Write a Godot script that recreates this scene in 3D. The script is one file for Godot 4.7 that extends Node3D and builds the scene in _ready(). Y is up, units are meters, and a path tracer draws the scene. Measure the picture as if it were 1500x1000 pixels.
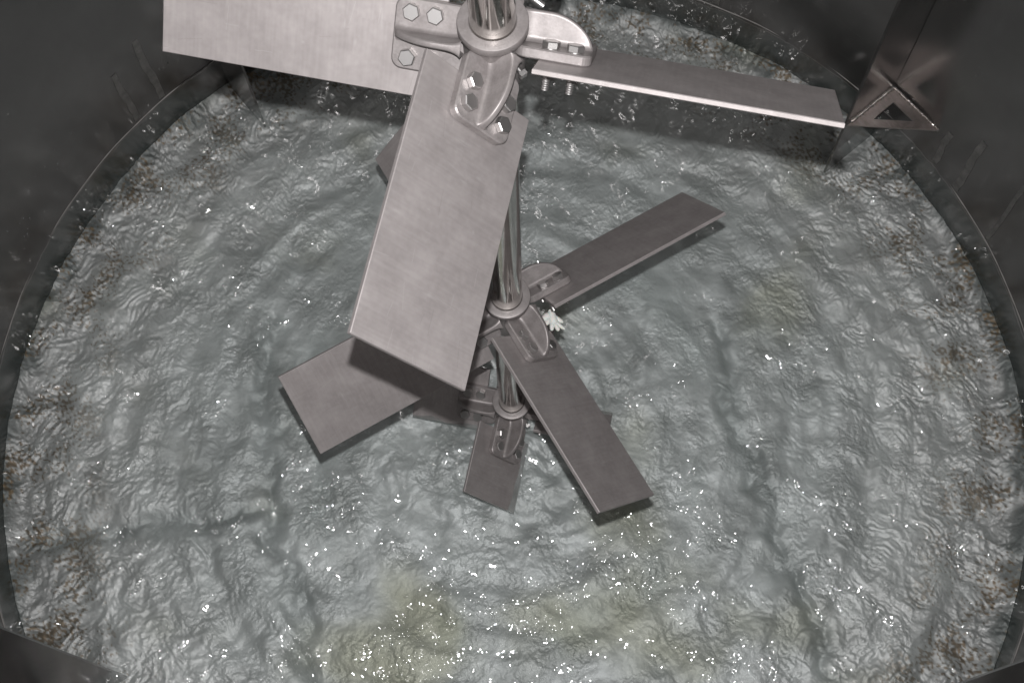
extends Node3D
# A stainless mixing tank seen from its rim: four baffles, an agitator with three pitched-blade impellers, moving water.
# Axis of the tank is x = z = 0, the floor is near y = 0, all in metres.

const TANK_R := 1.934
const WATER_Y := 0.26
const FLOOR_Y := 0.05
const PITCH := 0.7959
const SHAFT_R := 0.0452

var M := {}
var used := {}
var rng := RandomNumberGenerator.new()

# ------------------------------------------------------------------ naming
func numbered(called: String) -> String:
	if not used.has(called):
		used[called] = 0
		return called
	used[called] += 1
	return "%s_%03d" % [called, used[called]]

func tag(o: Node, label: String, category := "", group := "", kind := ""):
	o.set_meta("label", label)
	if category: o.set_meta("category", category)
	if group: o.set_meta("group", group)
	if kind: o.set_meta("kind", kind)

func thing(called: String, label: String, category: String, at := Vector3.ZERO, turn := 0.0, group := "") -> Node3D:
	var o := Node3D.new()
	o.name = numbered(called)
	add_child(o)
	o.position = at
	o.rotation.y = turn
	tag(o, label, category, group)
	return o

func obj(called: String, mesh: Mesh, mat: Material, parent: Node, xf := Transform3D.IDENTITY) -> MeshInstance3D:
	var o := MeshInstance3D.new()
	var n := 0
	var nm := called
	while parent.has_node(NodePath(nm)):
		n += 1
		nm = "%s_%03d" % [called, n]
	o.name = nm
	o.mesh = mesh
	o.material_override = mat
	o.transform = xf
	parent.add_child(o, true)
	return o

# ------------------------------------------------------------------ mesh helpers
func begin() -> SurfaceTool:
	var st := SurfaceTool.new()
	st.begin(Mesh.PRIMITIVE_TRIANGLES)
	return st

func tri(st: SurfaceTool, a: Vector3, b: Vector3, c: Vector3, na: Vector3, nb: Vector3, nc: Vector3):
	var g := (b - a).cross(c - a)
	if g.dot(na + nb + nc) > 0.0:
		var t := b
		b = c
		c = t
		t = nb
		nb = nc
		nc = t
	st.set_normal(na); st.add_vertex(a)
	st.set_normal(nb); st.add_vertex(b)
	st.set_normal(nc); st.add_vertex(c)

func quad(st: SurfaceTool, a: Vector3, b: Vector3, c: Vector3, d: Vector3, na: Vector3, nb: Vector3, nc: Vector3, nd: Vector3):
	tri(st, a, b, c, na, nb, nc)
	tri(st, a, c, d, na, nc, nd)

func flat_quad(st: SurfaceTool, a: Vector3, b: Vector3, c: Vector3, d: Vector3, outward: Vector3):
	var n := (b - a).cross(c - a).normalized()
	if n.dot(outward) < 0: n = -n
	quad(st, a, b, c, d, n, n, n, n)

func inset(poly: PackedVector2Array, by: float) -> PackedVector2Array:
	# moves every edge of a counter-clockwise outline inwards
	var out := PackedVector2Array()
	var n := poly.size()
	for i in n:
		var p := poly[(i + n - 1) % n]
		var q := poly[i]
		var r := poly[(i + 1) % n]
		var e1 := (q - p).normalized()
		var e2 := (r - q).normalized()
		var n1 := Vector2(-e1.y, e1.x)
		var n2 := Vector2(-e2.y, e2.x)
		var m := (n1 + n2)
		m = m / maxf(0.3, m.length_squared() * 0.5)
		out.append(q + m * by)
	return out

func area(poly: PackedVector2Array) -> float:
	var s := 0.0
	for i in poly.size():
		s += poly[i].cross(poly[(i + 1) % poly.size()])
	return s * 0.5

func slab(st: SurfaceTool, poly: PackedVector2Array, y0: float, y1: float, bevel: float, xf := Transform3D.IDENTITY, hole := PackedVector2Array(), bevel_low := -1.0):
	# an outline in (x, z) raised from y0 to y1, both rims chamfered
	if area(poly) < 0: poly.reverse()
	var bl := bevel if bevel_low < 0 else bevel_low
	var rings := []
	var ins := inset(poly, bevel)
	var inl := inset(poly, bl)
	rings.append([inl, y0])
	rings.append([poly, y0 + bl])
	rings.append([poly, y1 - bevel])
	rings.append([ins, y1])
	var n := poly.size()
	for k in 3:
		var lo: PackedVector2Array = rings[k][0]
		var hi: PackedVector2Array = rings[k + 1][0]
		for i in n:
			var j := (i + 1) % n
			var e := (poly[j] - poly[i]).normalized()
			var o := Vector3(e.y, [-1.0, 0.0, 1.0][k], -e.x)
			var a := xf * Vector3(lo[i].x, rings[k][1], lo[i].y)
			var b := xf * Vector3(lo[j].x, rings[k][1], lo[j].y)
			var c := xf * Vector3(hi[j].x, rings[k + 1][1], hi[j].y)
			var d := xf * Vector3(hi[i].x, rings[k + 1][1], hi[i].y)
			if a.distance_squared_to(d) > 1e-12:
				flat_quad(st, a, b, c, d, xf.basis * o)
	for side in 2:
		var cap: PackedVector2Array = [inl, ins][side]
		var y: float = [y0, y1][side]
		var nn: Vector3 = (xf.basis * Vector3(0, [-1, 1][side], 0)).normalized()
		if hole.size() == 0:
			var idx := Geometry2D.triangulate_polygon(cap)
			for t in range(0, idx.size(), 3):
				tri(st, xf * Vector3(cap[idx[t]].x, y, cap[idx[t]].y), xf * Vector3(cap[idx[t + 1]].x, y, cap[idx[t + 1]].y), xf * Vector3(cap[idx[t + 2]].x, y, cap[idx[t + 2]].y), nn, nn, nn)
		else:
			for i in n:
				var j := (i + 1) % n
				quad(st, xf * Vector3(cap[i].x, y, cap[i].y), xf * Vector3(cap[j].x, y, cap[j].y), xf * Vector3(hole[j].x, y, hole[j].y), xf * Vector3(hole[i].x, y, hole[i].y), nn, nn, nn, nn)
	if hole.size():
		for i in n:
			var j := (i + 1) % n
			var e := (hole[j] - hole[i]).normalized()
			flat_quad(st, xf * Vector3(hole[i].x, y0, hole[i].y), xf * Vector3(hole[j].x, y0, hole[j].y), xf * Vector3(hole[j].x, y1, hole[j].y), xf * Vector3(hole[i].x, y1, hole[i].y), xf.basis * Vector3(-e.y, 0, e.x))

func rounded_rect(x0: float, x1: float, z0: float, z1: float, r: float, k := 5) -> PackedVector2Array:
	var p := PackedVector2Array()
	for c in [[x1 - r, z1 - r, 0.0], [x0 + r, z1 - r, PI / 2], [x0 + r, z0 + r, PI], [x1 - r, z0 + r, 1.5 * PI]]:
		for i in k + 1:
			var a: float = c[2] + PI / 2 * i / k
			p.append(Vector2(c[0] + r * cos(a), c[1] + r * sin(a)))
	return p

func lathe(st: SurfaceTool, prof: PackedVector2Array, seg: int, xf := Transform3D.IDENTITY, smooth := 0.75):
	# prof: (radius, y) from the top down, outside on the right; each joint is smoothed unless it turns sharply
	var n := prof.size()
	var nrm := []
	for i in n - 1:
		var e := (prof[i + 1] - prof[i]).normalized()
		nrm.append(Vector2(-e.y, e.x))
	for i in n - 1:
		var na: Vector2 = nrm[i]
		var nb: Vector2 = nrm[i]
		if i > 0 and nrm[i - 1].dot(nrm[i]) > smooth: na = (nrm[i - 1] + nrm[i]).normalized()
		if i < n - 2 and nrm[i + 1].dot(nrm[i]) > smooth: nb = (nrm[i + 1] + nrm[i]).normalized()
		for s in seg:
			var a := TAU * s / seg
			var b := TAU * (s + 1) / seg
			var ca := Vector3(cos(a), 0, sin(a))
			var cb := Vector3(cos(b), 0, sin(b))
			var up := Vector3.UP
			quad(st, xf * (ca * prof[i].x + up * prof[i].y), xf * (cb * prof[i].x + up * prof[i].y), xf * (cb * prof[i + 1].x + up * prof[i + 1].y), xf * (ca * prof[i + 1].x + up * prof[i + 1].y),
				xf.basis * (ca * na.x + up * na.y), xf.basis * (cb * na.x + up * na.y), xf.basis * (cb * nb.x + up * nb.y), xf.basis * (ca * nb.x + up * nb.y))

func tube(st: SurfaceTool, pts: PackedVector3Array, radii: PackedFloat32Array, seg := 8):
	var rings := []
	var prev := Vector3.ZERO
	for i in pts.size():
		var d := (pts[mini(i + 1, pts.size() - 1)] - pts[maxi(i - 1, 0)]).normalized()
		var u := d.cross(Vector3.UP if absf(d.y) < 0.9 else Vector3.RIGHT).normalized()
		if prev != Vector3.ZERO: u = (prev - d * prev.dot(d)).normalized()
		prev = u
		var v := d.cross(u)
		var ring := []
		for s in seg:
			var a := TAU * s / seg
			ring.append([pts[i] + (u * cos(a) + v * sin(a)) * radii[i], u * cos(a) + v * sin(a)])
		rings.append(ring)
	for i in pts.size() - 1:
		for s in seg:
			var t := (s + 1) % seg
			quad(st, rings[i][s][0], rings[i][t][0], rings[i + 1][t][0], rings[i + 1][s][0], rings[i][s][1], rings[i][t][1], rings[i + 1][t][1], rings[i + 1][s][1])
	for end in [0, pts.size() - 1]:
		var n := (pts[0] - pts[1]).normalized() if end == 0 else (pts[end] - pts[end - 1]).normalized()
		for s in range(1, seg - 1):
			tri(st, rings[end][0][0], rings[end][s][0], rings[end][s + 1][0], n, n, n)

func hex(r: float, turn: float) -> PackedVector2Array:
	var p := PackedVector2Array()
	for i in 6:
		p.append(Vector2(cos(turn + i * PI / 3), sin(turn + i * PI / 3)) * r)
	return p

# ------------------------------------------------------------------ materials
func noise(seed_: int, freq: float, kind := FastNoiseLite.TYPE_SIMPLEX_SMOOTH, octaves := 4, fractal := FastNoiseLite.FRACTAL_FBM) -> FastNoiseLite:
	var n := FastNoiseLite.new()
	n.seed = seed_
	n.frequency = freq
	n.noise_type = kind
	n.fractal_octaves = octaves
	n.fractal_type = fractal if octaves > 1 else FastNoiseLite.FRACTAL_NONE
	return n

func cloudy(size: int, seed_: int, lo: Color, hi: Color, coarse: float, stretch: float, scratches: int) -> ImageTexture:
	# rolled sheet steel: soft clouds, a fine grain along one way, a few scratches. It tiles.
	var im := Image.create(size, size, false, Image.FORMAT_RGB8)
	var a := noise(seed_, coarse)
	var b := noise(seed_ + 1, 0.12, FastNoiseLite.TYPE_SIMPLEX_SMOOTH, 2)
	var c := noise(seed_ + 2, coarse * 6.0, FastNoiseLite.TYPE_SIMPLEX_SMOOTH, 3)
	var ai := a.get_seamless_image(size, size)
	var ci := c.get_seamless_image(size, size)
	for y in size:
		for x in size:
			var g := 0.52 * ai.get_pixel(x, y).r + 0.24 * ci.get_pixel(x, y).r + 0.24 * (0.5 + 0.5 * b.get_noise_2d(x * 1.0, y * stretch))
			im.set_pixel(x, y, lo.lerp(hi, clampf((g - 0.5) * 1.9 + 0.5, 0, 1)))
	var r := RandomNumberGenerator.new()
	r.seed = seed_
	for s in scratches:
		var p := Vector2(r.randf() * size, r.randf() * size)
		var ang := r.randf_range(-0.25, 0.25) + (PI / 2 if r.randf() < 0.3 else 0.0)
		var bright := r.randf() < 0.65
		for k in int(r.randf_range(6, 46)):
			p += Vector2(cos(ang), sin(ang))
			ang += r.randf_range(-0.012, 0.012)
			var q := Vector2i(posmod(int(p.x), size), posmod(int(p.y), size))
			im.set_pixelv(q, im.get_pixelv(q).lerp(hi.lightened(0.25) if bright else lo.darkened(0.12), 0.3))
	# short soft smears where drops have dried
	for s in int(scratches / 4.0):
		var p := Vector2(r.randf() * size, r.randf() * size)
		var wide := r.randf_range(1.0, 3.5)
		var long := r.randf_range(8.0, 40.0)
		for j in int(long):
			for i in range(-5, 6):
				var q := Vector2i(posmod(int(p.x) + i, size), posmod(int(p.y) + j, size))
				var f := exp(-(i * i) / (wide * wide)) * (1.0 - absf(j / long * 2.0 - 1.0)) * 0.35
				im.set_pixelv(q, im.get_pixelv(q).lerp(hi.lightened(0.3), f))
	return ImageTexture.create_from_image(im)

func steel(called: String, tex: ImageTexture, metallic: float, rough: float, scale: float, tint := Color.WHITE) -> StandardMaterial3D:
	var m := StandardMaterial3D.new()
	m.resource_name = called
	m.albedo_color = tint
	m.albedo_texture = tex
	m.uv1_triplanar = true
	m.uv1_scale = Vector3.ONE * scale
	m.metallic = metallic
	m.metallic_specular = 0.5
	m.roughness = rough
	M[called] = m
	return m

func materials():
	var sheet := cloudy(512, 11, Color(0.59, 0.566, 0.562), Color(0.67, 0.645, 0.641), 0.01, 0.05, 90)
	steel("blade", sheet, 0.5, 0.5, 1.6)
	var cast := cloudy(256, 23, Color(0.49, 0.468, 0.464), Color(0.58, 0.558, 0.554), 0.02, 1.0, 0)
	var c := steel("cast", cast, 0.35, 0.46, 4.0)
	c.heightmap_enabled = false
	var grain := noise(5, 0.25, FastNoiseLite.TYPE_SIMPLEX_SMOOTH, 2).get_seamless_image(256, 256)
	grain.bump_map_to_normal_map(1.2)
	c.normal_enabled = true
	c.normal_texture = ImageTexture.create_from_image(grain)
	c.normal_scale = 0.12
	var bright := StandardMaterial3D.new()
	bright.albedo_color = Color(0.76, 0.75, 0.745)
	bright.metallic = 0.95
	bright.roughness = 0.4
	M.bolt = bright
	var shaft := cloudy(256, 31, Color(0.74, 0.73, 0.715), Color(0.84, 0.83, 0.815), 0.01, 0.05, 0)
	steel("shaft", shaft, 1.0, 0.13, 3.0)
	var wall := cloudy(512, 41, Color(0.42, 0.413, 0.410), Color(0.465, 0.458, 0.455), 0.008, 0.3, 40)
	steel("wall", wall, 0.9, 0.21, 0.45)
	var plate := cloudy(512, 51, Color(0.29, 0.278, 0.274), Color(0.38, 0.365, 0.36), 0.008, 0.1, 80)
	steel("baffle", plate, 0.9, 0.24, 0.8)
	steel("bracket", cloudy(256, 57, Color(0.52, 0.49, 0.475), Color(0.66, 0.62, 0.605), 0.012, 0.3, 20), 0.85, 0.4, 2.0)
	steel("streak", cloudy(256, 58, Color(0.40, 0.395, 0.39), Color(0.56, 0.55, 0.54), 0.02, 0.3, 0), 0.8, 0.34, 3.0)
	var weld := StandardMaterial3D.new()
	weld.albedo_color = Color(0.74, 0.71, 0.69)
	weld.metallic = 0.9
	weld.roughness = 0.2
	M.weld = weld
	var seam := StandardMaterial3D.new()
	seam.albedo_color = Color(0.56, 0.55, 0.54)
	seam.metallic = 0.3
	seam.roughness = 0.45
	M.seam = seam
	# the tank floor: polished steel under a film of moving sediment; colour by vertex
	var fl := StandardMaterial3D.new()
	fl.vertex_color_use_as_albedo = true
	fl.metallic = 0.70
	fl.roughness = 0.58
	var grit := Image.create(1024, 1024, false, Image.FORMAT_RGB8)
	var g1 := noise(71, 0.035, FastNoiseLite.TYPE_SIMPLEX_SMOOTH, 3).get_seamless_image(1024, 1024)
	var g2 := noise(72, 0.05, FastNoiseLite.TYPE_CELLULAR, 2).get_seamless_image(1024, 1024)
	var g3 := noise(73, 0.004, FastNoiseLite.TYPE_SIMPLEX_SMOOTH, 3).get_seamless_image(1024, 1024)
	for y in 1024:
		for x in 1024:
			var k := smoothstep(0.38, 0.66, g3.get_pixel(x, y).r)
			var v := 0.5 + (g1.get_pixel(x, y).r - 0.5) * (0.35 + 0.65 * k) + (g2.get_pixel(x, y).r - 0.5) * 0.4 * k
			grit.set_pixel(x, y, Color(v, v, v))
	M.grit = ImageTexture.create_from_image(grit)
	fl.uv1_triplanar = true
	fl.uv1_world_triplanar = true
	fl.uv1_scale = Vector3.ONE * 0.87
	fl.heightmap_enabled = true
	fl.heightmap_texture = M.grit
	fl.heightmap_scale = 0.44
	M.floor = fl
	# the water: a clear sheet, slightly milky
	var wa := StandardMaterial3D.new()
	wa.transparency = BaseMaterial3D.TRANSPARENCY_ALPHA
	wa.albedo_color = Color(1.0, 1.0, 1.0, 0.35)
	wa.vertex_color_use_as_albedo = true
	wa.roughness = 0.05
	M.water = wa
	var tuft := StandardMaterial3D.new()
	tuft.albedo_color = Color(0.86, 0.85, 0.83)
	tuft.roughness = 0.6
	tuft.subsurf_scatter_enabled = true
	tuft.subsurf_scatter_strength = 0.2
	M.glove = tuft
	var drop := StandardMaterial3D.new()
	drop.albedo_color = Color(0.5, 0.5, 0.5)
	drop.metallic = 0.6
	drop.roughness = 0.12
	M.drop = drop
	var rust := StandardMaterial3D.new()
	rust.albedo_color = Color(0.45, 0.29, 0.16)
	rust.roughness = 0.6
	M.rust = rust

# ------------------------------------------------------------------ water and floor
func sheet(half: float, step: float, radius: float, h: Callable, col: Callable) -> ArrayMesh:
	var n := int(ceil(half * 2.0 / step)) + 1
	var hs := PackedFloat32Array()
	hs.resize(n * n)
	for j in n:
		for i in n:
			var x := -half + i * step
			var z := -half + j * step
			if x * x + z * z < (radius + step * 3) ** 2:
				hs[j * n + i] = h.call(x, z)
	var at := PackedInt32Array()
	at.resize(n * n)
	at.fill(-1)
	var v := PackedVector3Array()
	var nn := PackedVector3Array()
	var cc := PackedColorArray()
	for j in range(1, n - 1):
		for i in range(1, n - 1):
			var x := -half + i * step
			var z := -half + j * step
			var r := sqrt(x * x + z * z)
			if r > radius + step * 1.5: continue
			at[j * n + i] = v.size()
			var g := Vector3(hs[j * n + i - 1] - hs[j * n + i + 1], 2.0 * step, hs[(j - 1) * n + i] - hs[(j + 1) * n + i])
			var q := 1.0 if r < radius else radius / r
			v.append(Vector3(x * q, hs[j * n + i], z * q))
			nn.append(g.normalized())
			cc.append(col.call(x, z, hs[j * n + i]))
	var idx := PackedInt32Array()
	for j in range(1, n - 2):
		for i in range(1, n - 2):
			var a := at[j * n + i]
			var b := at[j * n + i + 1]
			var c := at[(j + 1) * n + i + 1]
			var d := at[(j + 1) * n + i]
			if a < 0 or b < 0 or c < 0 or d < 0: continue
			idx.append_array(PackedInt32Array([a, b, c, a, c, d]))
	var arr := []
	arr.resize(Mesh.ARRAY_MAX)
	arr[Mesh.ARRAY_VERTEX] = v
	arr[Mesh.ARRAY_NORMAL] = nn
	arr[Mesh.ARRAY_COLOR] = cc
	arr[Mesh.ARRAY_INDEX] = idx
	var m := ArrayMesh.new()
	m.add_surface_from_arrays(Mesh.PRIMITIVE_TRIANGLES, arr)
	return m

func seg_dist(p: Vector2, line: PackedVector2Array) -> float:
	var d := 9.0
	for i in line.size() - 1:
		d = minf(d, p.distance_to(Geometry2D.get_closest_point_to_segment(p, line[i], line[i + 1])))
	return d

func water_and_floor():
	var n_warp := noise(1, 2.2, FastNoiseLite.TYPE_SIMPLEX_SMOOTH, 2)
	var n_warp2 := noise(2, 2.2, FastNoiseLite.TYPE_SIMPLEX_SMOOTH, 2)
	var n_ring := noise(3, 1.0, FastNoiseLite.TYPE_SIMPLEX_SMOOTH, 2)
	var n_blob := noise(4, 5.5, FastNoiseLite.TYPE_SIMPLEX_SMOOTH, 2)
	var n_fil := noise(6, 15.0, FastNoiseLite.TYPE_SIMPLEX_SMOOTH, 3, FastNoiseLite.FRACTAL_RIDGED)
	var n_fine := noise(7, 42.0, FastNoiseLite.TYPE_SIMPLEX_SMOOTH, 2)
	var n_mask := noise(8, 4.2, FastNoiseLite.TYPE_SIMPLEX_SMOOTH, 3)
	var n_cell := noise(13, 7.0, FastNoiseLite.TYPE_CELLULAR, 1)
	n_cell.cellular_return_type = FastNoiseLite.RETURN_DISTANCE
	n_cell.cellular_jitter = 1.1
	var n_plume := noise(14, 1.0, FastNoiseLite.TYPE_SIMPLEX_SMOOTH, 3)
	var n_curl := noise(12, 4.0, FastNoiseLite.TYPE_SIMPLEX_SMOOTH, 1)
	var n_silt := noise(9, 1.6, FastNoiseLite.TYPE_SIMPLEX_SMOOTH, 3)
	var n_rust := noise(10, 48.0, FastNoiseLite.TYPE_SIMPLEX_SMOOTH, 3)
	var trough_lines := [  # lines of wave troughs, grooved and darkened into the floor
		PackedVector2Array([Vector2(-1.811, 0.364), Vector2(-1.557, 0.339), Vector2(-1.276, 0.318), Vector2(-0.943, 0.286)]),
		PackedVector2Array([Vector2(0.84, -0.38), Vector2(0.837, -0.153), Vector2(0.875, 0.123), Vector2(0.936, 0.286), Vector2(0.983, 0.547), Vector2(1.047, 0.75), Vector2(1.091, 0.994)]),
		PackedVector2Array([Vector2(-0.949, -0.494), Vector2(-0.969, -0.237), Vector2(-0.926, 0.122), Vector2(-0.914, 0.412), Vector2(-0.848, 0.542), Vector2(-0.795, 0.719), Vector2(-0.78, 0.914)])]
	var floor_h := func(x: float, z: float) -> float:
		var r := sqrt(x * x + z * z)
		var a := atan2(z, x) + 0.15 * r
		var wx := x + 0.05 * n_warp.get_noise_2d(x * 2.0, z * 2.0)
		var wz := z + 0.05 * n_warp2.get_noise_2d(x * 2.0, z * 2.0)
		var rim := smoothstep(0.7, 1.8, r)
		var h := FLOOR_Y + 0.015 * n_ring.get_noise_3d(cos(a) * 1.7, sin(a) * 1.7, r * 5.4)
		h += (0.005 + 0.005 * rim) * n_blob.get_noise_2d(wx, wz)
		h -= (0.004 + 0.010 * rim) * n_cell.get_noise_3d(cos(a) * 0.85 + 0.8 * (wx - x), sin(a) * 0.85, r * 1.25 + 0.8 * (wz - z))
		var m := smoothstep(-0.2, 0.4, n_mask.get_noise_2d(x, z) + 0.3 * rim)
		h += (0.0008 + 0.0042 * rim) * (0.25 + 0.75 * m) * n_fil.get_noise_2d(wx, wz)
		# curled ripples: level lines of a smooth field
		h += (0.0003 + 0.0007 * rim) * m * sin(30.0 * n_curl.get_noise_2d(wx, wz) + 9.0 * n_blob.get_noise_2d(wz, wx))
		h += (0.0008 + 0.0012 * rim) * (0.15 + 0.85 * m) * n_fine.get_noise_2d(wx, wz)
		h += 0.0008 * exp(-((r - 0.45) / 0.22) ** 2) * sin(r * 95.0 + 2.0 * a + 7.0 * n_warp.get_noise_2d(x, z))
		h += 0.004 * exp(-(r / 0.5) ** 2) * n_fil.get_noise_2d(wx * 0.7, wz * 0.7)
		h += 0.035 * smoothstep(1.79 + 0.06 * n_warp.get_noise_2d(x, z), TANK_R + 0.02, r) ** 2
		for s in trough_lines:
			var wob := Vector2(x + 0.05 * n_blob.get_noise_2d(z, x), z + 0.03 * n_blob.get_noise_2d(x + 5.0, z))
			var d := seg_dist(wob, s)
			if d < 0.09: h -= 0.020 * (0.8 + 0.7 * n_warp.get_noise_2d(x * 3.0, z * 3.0)) * exp(-d * d / 0.0014)
		return h
	var floor_c := func(x: float, z: float, h: float) -> Color:
		var r := sqrt(x * x + z * z)
		# aerated, paler water drifts round in streaks
		var a := atan2(z, x) + 0.15 * r
		var pale := 0.6 * n_plume.get_noise_3d(cos(a) * 2.2, sin(a) * 2.2, r * 6.0) + 0.6 * n_mask.get_noise_2d(x * 1.6, z * 1.6)
		var c := Color(0.53, 0.55, 0.545).lerp(Color(0.78, 0.81, 0.81), smoothstep(-0.5, 0.55, pale))
		c = c.lerp(Color(0.40, 0.45, 0.44), 0.45 * exp(-((r - 0.78) / 0.10) ** 2) * smoothstep(-0.2, 0.3, n_silt.get_noise_2d(x * 2.0, z)))
		c = c.lerp(Color(0.90, 0.90, 0.89), 0.7 * smoothstep(1.1, 1.6, r))  # bright refracted glare near the rim, painted in as paler floor colour
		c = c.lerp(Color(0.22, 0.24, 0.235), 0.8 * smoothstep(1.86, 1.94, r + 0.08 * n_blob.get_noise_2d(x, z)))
		for s in trough_lines:
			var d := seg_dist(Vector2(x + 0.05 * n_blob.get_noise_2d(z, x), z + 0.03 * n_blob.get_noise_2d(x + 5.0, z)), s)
			if d < 0.12: c = c.lerp(Color(0.30, 0.33, 0.325), 0.6 * exp(-d * d / 0.0020))  # shade of the troughs painted into the floor colour
		var silt := smoothstep(0.15, 1.0, 0.9 * n_silt.get_noise_2d(x, z + 7.3) + 0.85 * exp(-((x + 0.43) ** 2 * 11.0 + (z - 0.84) ** 2 * 16.0)) + 0.75 * exp(-((x - 0.38) ** 2 * 7.0 + (z - 0.68) ** 2 * 14.0)))
		c = c.lerp(Color(0.46, 0.46, 0.31), 0.6 * silt)
		var rust := smoothstep(0.12, 0.45, n_rust.get_noise_2d(x, z) + 0.9 * n_silt.get_noise_2d(x * 2.6, z * 2.6) - 0.1) * smoothstep(1.5, 1.72, r)
		c = c.lerp(Color(0.26, 0.165, 0.075), 0.85 * rust)
		return c
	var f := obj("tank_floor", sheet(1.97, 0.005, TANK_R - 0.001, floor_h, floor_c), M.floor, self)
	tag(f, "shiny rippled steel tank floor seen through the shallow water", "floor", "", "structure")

	var w_a := noise(61, 4.0, FastNoiseLite.TYPE_SIMPLEX_SMOOTH, 2)
	var w_b := noise(62, 13.0, FastNoiseLite.TYPE_SIMPLEX_SMOOTH, 2)
	var w_c := noise(63, 36.0, FastNoiseLite.TYPE_SIMPLEX_SMOOTH, 2)
	var w_m := noise(64, 2.6, FastNoiseLite.TYPE_SIMPLEX_SMOOTH, 2)
	var water_h := func(x: float, z: float) -> float:
		var r := sqrt(x * x + z * z)
		var a := atan2(z, x) + 0.5 * r
		var m := 0.35 + 0.9 * smoothstep(-0.1, 0.5, w_m.get_noise_2d(x, z))
		var h := WATER_Y + 0.02 * smoothstep(0.3, 1.8, r) - 0.012
		h += 0.010 * n_ring.get_noise_3d(cos(a) * 1.5 + 9.0, sin(a) * 1.5, r * 4.0)
		h += 0.0012 * exp(-((r - 0.5) / 0.25) ** 2) * sin(r * 70.0 + 2.0 * a + 5.0 * w_m.get_noise_2d(x, z))
		h += 0.011 * w_a.get_noise_2d(x, z)
		h += 0.0082 * m * w_b.get_noise_2d(x, z)
		h += 0.0042 * m * w_c.get_noise_2d(x, z)
		return h
	# tiny bubbles make the middle milky in drifting plumes; along the wall the water is clear
	var milk := func(x: float, z: float, _h: float) -> Color:
		var r := sqrt(x * x + z * z)
		var a := atan2(z, x) + 0.2 * r
		var p := smoothstep(-0.45, 0.5, 0.7 * n_plume.get_noise_3d(cos(a) * 2.0 + 4.0, sin(a) * 2.0, r * 5.0) + 0.5 * w_m.get_noise_2d(x * 1.7 + 3.0, z * 1.7))
		var c := Color(0.20, 0.23, 0.222).lerp(Color(0.48, 0.53, 0.52), p)
		var silt := smoothstep(0.15, 1.0, 0.9 * n_silt.get_noise_2d(x, z + 7.3) + 0.85 * exp(-((x + 0.43) ** 2 * 11.0 + (z - 0.84) ** 2 * 16.0)) + 0.75 * exp(-((x - 0.38) ** 2 * 7.0 + (z - 0.68) ** 2 * 14.0)))
		c = c.lerp(Color(0.30, 0.305, 0.20), 0.4 * silt)
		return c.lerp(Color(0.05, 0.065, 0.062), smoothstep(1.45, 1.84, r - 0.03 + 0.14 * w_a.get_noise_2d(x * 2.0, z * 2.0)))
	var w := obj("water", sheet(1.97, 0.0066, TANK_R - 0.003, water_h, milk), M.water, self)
	tag(w, "clear rippling greenish grey water swirling in the tank", "water", "", "structure")

# ------------------------------------------------------------------ tank
func tank():
	var t := thing("mixing_tank", "dark grey round steel tank wall around the swirling water", "tank")
	var st := begin()
	lathe(st, PackedVector2Array([Vector2(TANK_R + 0.012, 4.35), Vector2(TANK_R + 0.012, -0.1), Vector2(0.001, -0.11)]), 192)
	lathe(st, PackedVector2Array([Vector2(0.001, -0.08), Vector2(TANK_R, -0.08), Vector2(TANK_R, 4.35), Vector2(TANK_R + 0.012, 4.35)]), 192)
	obj("tank_wall", st.commit(), M.wall, t)
	# weld bead round the wall just above the water
	st = begin()
	var prof := PackedVector2Array()
	var pts := 420
	var ring := PackedVector3Array()
	var rad := PackedFloat32Array()
	rng.seed = 77
	for i in pts + 1:
		var a := TAU * i / pts
		ring.append(Vector3(cos(a), 0, sin(a)) * (TANK_R - 0.001) + Vector3(0, 0.285 + 0.002 * sin(a * 37.0), 0))
		rad.append((0.0022 + 0.0008 * sin(i * 2.1) + rng.randf() * 0.0012) * smoothstep(-0.5, 0.3, sin(a * 5.3) + 0.8 * sin(a * 17.0 + 1.0) + 0.4))
	tube(st, ring, rad, 6)
	obj("weld_seam", st.commit(), M.seam, t)
	# thin raised streaks, slightly lighter, above the water line
	rng.seed = 404
	for s in [[-138.5, 0.33, 0.030], [-134.5, 0.40, 0.032], [-25.0, 0.36, 0.035], [-29.0, 0.22, 0.03], [-62.0, 0.5, 0.03], [-18.0, 0.5, 0.02]]:
		st = begin()
		var a0 := deg_to_rad(s[0])
		var outl := PackedVector2Array()
		for side in [1.0, -1.0]:
			for i in 12:
				var u: float = i / 11.0 if side > 0 else 1.0 - i / 11.0
				outl.append(Vector2(side * s[2] * (0.5 + 0.16 * (rng.randf() - 0.5)) * (1.0 - 0.25 * absf(u - 0.4)) + 0.004 * sin(u * 7.0), u * s[1]))
		var out := Vector3(cos(a0), 0, sin(a0))
		var bs := Basis(Vector3.UP.cross(-out), -out, Vector3.UP)
		slab(st, outl, 0.0005, 0.0016, 0.0004, Transform3D(bs, out * (TANK_R - 0.0002) + Vector3(0, 0.30, 0)))
		obj("wall_streak", st.commit(), M.streak, t)

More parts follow.
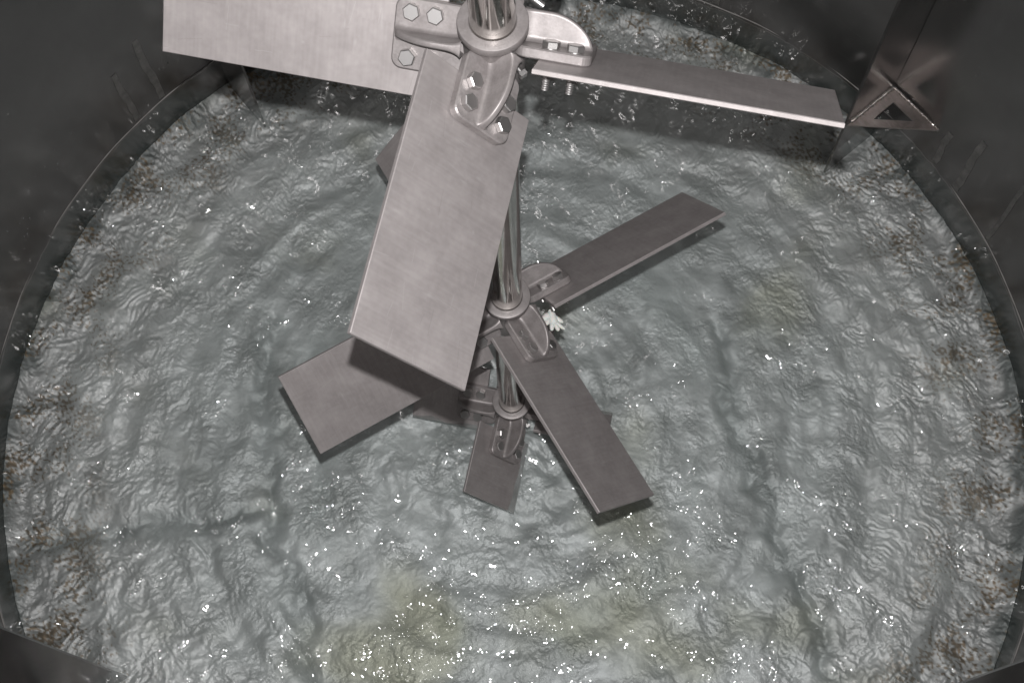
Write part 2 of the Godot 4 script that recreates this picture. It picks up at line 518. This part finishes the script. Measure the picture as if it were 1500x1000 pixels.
func baffle(label: String, deg: float, bracket: bool):
	var b := thing("baffle", label, "baffle", Vector3(0, 0.08, 0), -deg_to_rad(deg), "vertical baffle plates round the tank wall")
	# local x runs outwards, z to the side the bracket is on
	var st := begin()
	var plate := PackedVector2Array([Vector2(1.667, -0.005), Vector2(TANK_R - 0.004, -0.005), Vector2(TANK_R - 0.004, 0.005), Vector2(1.667, 0.005)])
	slab(st, plate, 0.0, 4.1, 0.0012)
	obj("plate", st.commit(), M.baffle, b)
	if not bracket: return
	st = begin()
	var y := 0.385
	var A := Vector2(1.672, 0.008)
	var B := Vector2(1.926, 0.008)
	var C := Vector2(1.92, 0.252)
	var poly := PackedVector2Array([A, B, C])
	var g := (A + B + C) / 3.0
	var hole := PackedVector2Array()
	if area(poly) < 0: poly.reverse()
	for p in poly: hole.append(g + (p - g) * 0.45)
	slab(st, poly, y - 0.004, y + 0.004, 0.001, Transform3D.IDENTITY, hole)
	obj("bracket", st.commit(), M.bracket, b)
	# lumpy weld beads where the bracket meets the plate and the wall
	rng.seed = 5
	for e in [[Vector2(1.69, 0.007), Vector2(1.92, 0.007)], [Vector2(1.925, 0.01), Vector2(1.919, 0.25)]]:
		st = begin()
		var p := PackedVector3Array()
		var r := PackedFloat32Array()
		for i in 46:
			var q: Vector2 = e[0].lerp(e[1], i / 45.0)
			p.append(Vector3(q.x, y + 0.004, q.y) + Vector3(rng.randf() - 0.5, rng.randf() - 0.5, rng.randf() - 0.5) * 0.003)
			r.append(0.0062 + 0.0026 * sin(i * 2.3) + rng.randf() * 0.0025)
		tube(st, p, r, 8)
		obj("weld_bead", st.commit(), M.weld, b)

# ------------------------------------------------------------------ agitator
func bolt_mesh(turn: float) -> ArrayMesh:
	# head up (+y) sitting on y = 0, with its washer face
	var st := begin()
	slab(st, hex(0.0178, turn), 0.0012, 0.0145, 0.0018, Transform3D.IDENTITY, PackedVector2Array(), 0.0003)
	lathe(st, PackedVector2Array([Vector2(0.0162, 0.0012), Vector2(0.0162, 0.0)]), 20)
	return st.commit()

func nut_mesh(turn: float) -> ArrayMesh:
	# hangs under y = 0: washer, nut and a length of thread
	var st := begin()
	lathe(st, PackedVector2Array([Vector2(0.008, 0.0), Vector2(0.0175, 0.0), Vector2(0.0175, -0.0025), Vector2(0.008, -0.0025)]), 20)
	slab(st, hex(0.0155, turn), -0.0145, -0.0025, 0.0015)
	var prof := PackedVector2Array()
	for i in 17:
		prof.append(Vector2(0.0082 if i % 2 == 0 else 0.0070, -0.0145 - i * 0.0022))
	prof.append(Vector2(0.0005, -0.0145 - 16 * 0.0022 - 0.001))
	lathe(st, prof, 14, Transform3D.IDENTITY, 2.0)
	return st.commit()

func pad_mesh() -> ArrayMesh:
	var st := begin()
	var p := rounded_rect(0.05, 0.199, -0.071, 0.071, 0.022, 6)
	slab(st, p, 0.0055, 0.0265, 0.0028)
	return st.commit()

func rib_mesh() -> ArrayMesh:
	# the web that stands on the pad along the arm: thick and flared at the hub, curving down to the end of the pad
	var st := begin()
	var rows := []
	var nx := 26
	for i in nx:
		var x := 0.052 + 0.144 * i / (nx - 1.0)
		var u := clampf((x - 0.105) / 0.091, 0, 1)
		var top := 0.0245 + 0.062 * (1.0 - u ** 1.9) ** 0.62
		var wide := 0.0075 + 0.011 * exp(-(x - 0.052) / 0.011)
		var y0 := 0.025
		var hgt := maxf(top - y0, 0.001)
		var sec := []
		var half := [[wide + 0.014, 0.0], [wide + 0.0065, 0.0022], [wide + 0.002, 0.0065], [wide, 0.013], [wide * 0.96, hgt - 0.006], [wide * 0.8, hgt - 0.0018], [wide * 0.45, hgt]]
		for q in half: sec.append(Vector3(x, y0 + clampf(q[1], 0.0, hgt), -q[0]))
		half.reverse()
		for q in half: sec.append(Vector3(x, y0 + clampf(q[1], 0.0, hgt), q[0]))
		rows.append(sec)
	var m: int = rows[0].size()
	var nor := []
	for i in nx:
		var nr := []
		for k in m:
			var du: Vector3 = rows[mini(i + 1, nx - 1)][k] - rows[maxi(i - 1, 0)][k]
			var dv: Vector3 = rows[i][mini(k + 1, m - 1)] - rows[i][maxi(k - 1, 0)]
			var n := du.cross(dv)
			if n.length() < 1e-12: n = Vector3.UP
			n = n.normalized()
			var out := Vector3(0, 0.3, -1.0 if k < m / 2 else 1.0)
			if n.dot(out) < 0: n = -n
			nr.append(n)
		nor.append(nr)
	for i in nx - 1:
		for k in m - 1:
			quad(st, rows[i][k], rows[i + 1][k], rows[i + 1][k + 1], rows[i][k + 1], nor[i][k], nor[i + 1][k], nor[i + 1][k + 1], nor[i][k + 1])
	var e: Array = rows[nx - 1]
	for k in range(1, m - 1):
		tri(st, e[0], e[k], e[k + 1], Vector3.RIGHT, Vector3.RIGHT, Vector3.RIGHT)
	return st.commit()

func blade_basis(phi: float) -> Basis:
	var u := Vector3(cos(phi), 0, sin(phi))
	var lh := Vector3(sin(phi), 0, -cos(phi))
	var low := lh * cos(PITCH) + Vector3(0, -sin(PITCH), 0)
	var n := lh * sin(PITCH) + Vector3(0, cos(PITCH), 0)
	return Basis(u, n, -low)

func agitator():
	var ag := thing("agitator", "steel agitator with three pitched-blade impellers on one upright shaft", "agitator", Vector3(0, 0.12, 0))
	var down := Transform3D(Basis.IDENTITY, Vector3(0, -0.12, 0))
	var st := begin()
	lathe(st, PackedVector2Array([Vector2(0.001, 5.6), Vector2(SHAFT_R, 5.6), Vector2(SHAFT_R, 0.15), Vector2(SHAFT_R - 0.004, 0.145), Vector2(0.001, 0.145)]), 64, Transform3D.IDENTITY, 0.9)
	obj("shaft", st.commit(), M.shaft, ag, down)
	var pad := pad_mesh()
	var rib := rib_mesh()
	var bolts := [bolt_mesh(0.2), bolt_mesh(0.75), bolt_mesh(1.3)]
	var nuts := [nut_mesh(0.1), nut_mesh(0.6), nut_mesh(0.9)]
	st = begin()
	lathe(st, PackedVector2Array([Vector2(0.0453, -0.003), Vector2(0.0475, 0.0), Vector2(0.0655, 0.0), Vector2(0.0685, -0.0012), Vector2(0.0697, -0.004), Vector2(0.0697, -0.019), Vector2(0.068, -0.022), Vector2(0.062, -0.024)]), 64)
	var collar := st.commit()
	st = begin()
	lathe(st, PackedVector2Array([Vector2(0.064, -0.022), Vector2(0.0615, -0.03), Vector2(0.060, -0.045), Vector2(0.061, -0.07), Vector2(0.063, -0.10), Vector2(0.063, -0.165), Vector2(0.06, -0.17), Vector2(0.046, -0.17)]), 48)
	var body := st.commit()
	# set screw: a small square-headed bolt leaving the hub
	st = begin()
	lathe(st, PackedVector2Array([Vector2(0.0052, 0.0), Vector2(0.0052, 0.026)]), 12)
	var sq := PackedVector2Array([Vector2(0.0075, 0.0075), Vector2(-0.0075, 0.0075), Vector2(-0.0075, -0.0075), Vector2(0.0075, -0.0075)])
	slab(st, sq, 0.026, 0.037, 0.001)
	var screw := st.commit()
	var impellers := [[2.758, 1.821, 0.6824, 0.2781], [1.3824, 1.0869, 0.6824, 0.2781], [0.4024, 1.8193, 0.362, 0.25]]
	for k in 3:
		var im = impellers[k]
		var y: float = im[0]
		var hub := obj("hub", body, M.cast, ag, Transform3D(Basis.IDENTITY, Vector3(0, y - 0.12, 0)))
		obj("collar", collar, M.cast, hub)
		# worn cast marks round the near side of the collar, too worn to read
		st = begin()
		rng.seed = 40 + k
		for i in 15:
			if i % 6 == 5: continue
			var a := PI * 0.5 + (i - 7.0) * 0.085 - 0.25 + 0.5 * (k % 2)
			var wd := rng.randf_range(0.0005, 0.0015)
			var ln := rng.randf_range(0.0012, 0.0026)
			slab(st, PackedVector2Array([Vector2(-ln, -wd), Vector2(ln, -wd), Vector2(ln, wd), Vector2(-ln, wd)]), -0.0003, 0.0008, 0.0002, Transform3D(Basis(Vector3.UP, -a + rng.randf_range(-0.5, 0.5)), Vector3(cos(a), 0, sin(a)) * 0.058))
		obj("cast_mark", st.commit(), M.cast, hub)
		var s_phi: float = im[1] - 0.89
		var sd := Vector3(cos(s_phi), -0.15, sin(s_phi)).normalized()
		var sx := sd.cross(Vector3.UP).normalized()
		obj("set_screw", screw, M.bolt, hub, Transform3D(Basis(sx, sd, sx.cross(sd)), Vector3(0, -0.066, 0) + sd * 0.060))
		var w: float = im[3]
		st = begin()
		slab(st, PackedVector2Array([Vector2(0.0985, -w / 2), Vector2(im[2], -w / 2), Vector2(im[2], w / 2), Vector2(0.0985, w / 2)]), -0.006, 0.005, 0.0016)
		var blade_mesh := st.commit()
		for q in 4:
			var phi: float = im[1] + (q - 1) * PI / 2
			var bb := blade_basis(phi)
			var centre := Vector3(0, y - 0.0869, 0) + bb.y * -0.0026
			var xf := Transform3D(bb, centre - Vector3(0, 0.12, 0))
			var hx := hub.transform.affine_inverse() * xf
			obj("mounting_pad", pad, M.cast, hub, hx)
			obj("rib", rib, M.cast, hub, hx)
			var bl := obj("blade", blade_mesh, M.blade, ag, xf * Transform3D(Basis.IDENTITY, Vector3(0, 0, 0.0103)))
			var n := 0
			for bx in [0.117, 0.165]:
				for bz in [-0.045, 0.045]:
					obj("bolt", bolts[(n + q + k) % 3], M.bolt, bl, Transform3D(Basis.IDENTITY, Vector3(bx, 0.0266, bz - 0.0103)))
					obj("nut", nuts[(n + q) % 3], M.bolt, bl, Transform3D(Basis.IDENTITY, Vector3(bx, -0.006, bz - 0.0103)))
					n += 1

# ------------------------------------------------------------------ small things
func glove():
	var t := thing("glove", "small white glove with spread fingers caught beside the middle hub", "glove", Vector3(0.136, 1.2, 0.016))
	# a limp glove, its cuff towards the hub; u runs right and v towards the near wall, in hundredths of a metre
	var st := begin()
	var parts := [
		[[[-0.7, -3.9], [-0.3, -2.4], [0.0, -0.6], [0.5, 0.7], [0.6, 1.3]], [0.5, 1.25, 1.55, 1.45, 0.6]],
		[[[-0.6, -2.2], [-1.9, -1.6], [-3.0, -0.8], [-3.2, -0.5]], [1.2, 1.35, 0.95, 0.35]],
		[[[-0.9, -0.9], [-1.6, -0.1], [-1.9, 0.5], [-2.0, 0.8]], [1.2, 1.0, 0.75, 0.3]],
		[[[-0.2, 0.2], [-0.4, 1.4], [-0.45, 2.3], [-0.45, 2.7]], [0.75, 0.72, 0.66, 0.25]],
		[[[0.4, 0.4], [1.0, 1.6], [1.5, 2.6], [1.65, 2.9]], [0.75, 0.7, 0.62, 0.25]],
		[[[0.6, 0.0], [1.8, 1.1], [2.9, 2.0], [3.6, 2.5]], [0.7, 0.6, 0.5, 0.2]],
		[[[0.6, -1.4], [1.7, -0.7], [2.7, 0.0], [3.05, 0.3]], [0.85, 0.75, 0.6, 0.25]]]
	for q in parts:
		var c := Curve3D.new()
		var p := PackedVector3Array()
		var r := PackedFloat32Array()
		var n: int = q[0].size()
		for i in n: c.add_point(Vector3(q[0][i][0], 0.25 * sin(i * 1.7 + q[0][0][0]), q[0][i][1]) * 0.01)
		for s in 4 * (n - 1) + 1:
			var f := s / 4.0
			var i := mini(int(f), n - 2)
			p.append(c.sample(i, f - i) * Vector3(1, 0.7, 1))
			r.append(0.01 * lerpf(q[1][i], q[1][i + 1], f - i))
		tube(st, p, r, 10)
	obj("glove_body", st.commit(), M.glove, t)

func scatter(called: String, label: String, category: String, mesh: Mesh, mat: Material, xfs: Array):
	var mm := MultiMesh.new()
	mm.transform_format = MultiMesh.TRANSFORM_3D
	mm.mesh = mesh
	mm.instance_count = xfs.size()
	for i in xfs.size(): mm.set_instance_transform(i, xfs[i])
	var o := MultiMeshInstance3D.new()
	o.name = called
	o.multimesh = mm
	o.material_override = mat
	add_child(o)
	tag(o, label, category, "", "stuff")

func droplets_and_debris():
	rng.seed = 321
	var s := SphereMesh.new()
	s.radius = 1.0
	s.height = 2.0
	s.radial_segments = 10
	s.rings = 6
	var xfs := []
	for c in 26:
		var a0 := rng.randf_range(PI * 0.86, PI * 1.95)
		var y0 := rng.randf_range(0.3, 1.7)
		for i in rng.randi_range(2, 12):
			var a := a0 + rng.randfn(0, 0.03)
			var y := y0 + rng.randfn(0, 0.07)
			if y < 0.29: continue
			var r := rng.randf_range(0.0015, 0.0045)
			xfs.append(Transform3D(Basis(Vector3.UP, -a) * Basis.from_scale(Vector3(0.6, 1.2, 1.0) * r), Vector3(cos(a), 0, sin(a)) * TANK_R + Vector3(0, y, 0)))
	scatter("water_droplets", "small glinting water drops clinging to the dark tank wall", "droplets", s, M.drop, xfs)

# ------------------------------------------------------------------ scene
func _ready():
	var cam := Camera3D.new()
	cam.name = "camera"
	var rt := Vector3(0.99903655, -0.01540646, 0.04109274)
	var up := Vector3(0.0438859, 0.35071904, -0.93545186)
	cam.transform = Transform3D(Basis(rt, up, rt.cross(up)).orthonormalized(), Vector3(0.0101, 4.9, 1.46))
	cam.keep_aspect = Camera3D.KEEP_HEIGHT
	cam.fov = rad_to_deg(2.0 * atan(500.0 / 1930.2))
	cam.near = 0.02
	cam.far = 60.0
	add_child(cam)
	cam.current = true

	var we := WorldEnvironment.new()
	we.name = "environment"
	var env := Environment.new()
	env.background_mode = Environment.BG_COLOR
	env.background_color = Color(0.05, 0.05, 0.05)
	env.tonemap_mode = Environment.TONE_MAPPER_LINEAR
	env.tonemap_exposure = 1.0
	env.sdfgi_enabled = true
	env.ssao_enabled = true
	env.ssil_enabled = true
	we.environment = env
	add_child(we)

	# the photographer's flash, on top of the camera
	var flash := SpotLight3D.new()
	flash.name = "camera_flash"
	var aim := cam.transform.basis
	flash.transform = Transform3D(aim, cam.position + up * 0.137)
	flash.light_color = Color(1.0, 0.995, 0.995)
	flash.light_energy = 12.8
	flash.light_size = 0.014
	flash.spot_angle = 72.0
	flash.spot_angle_attenuation = 0.3
	flash.spot_range = 14.0
	flash.spot_attenuation = 2.0
	flash.shadow_enabled = true
	add_child(flash)

	materials()
	tank()
	water_and_floor()
	baffle("baffle plate right of the impellers with a triangular bracket", -37.9, true)
	baffle("narrow baffle plate under the big bright blade at upper left", -126.0, false)
	baffle("near baffle plate in the bottom left corner", 148.6, false)
	baffle("near baffle plate in the bottom right corner", 41.4, false)
	agitator()
	glove()
	droplets_and_debris()
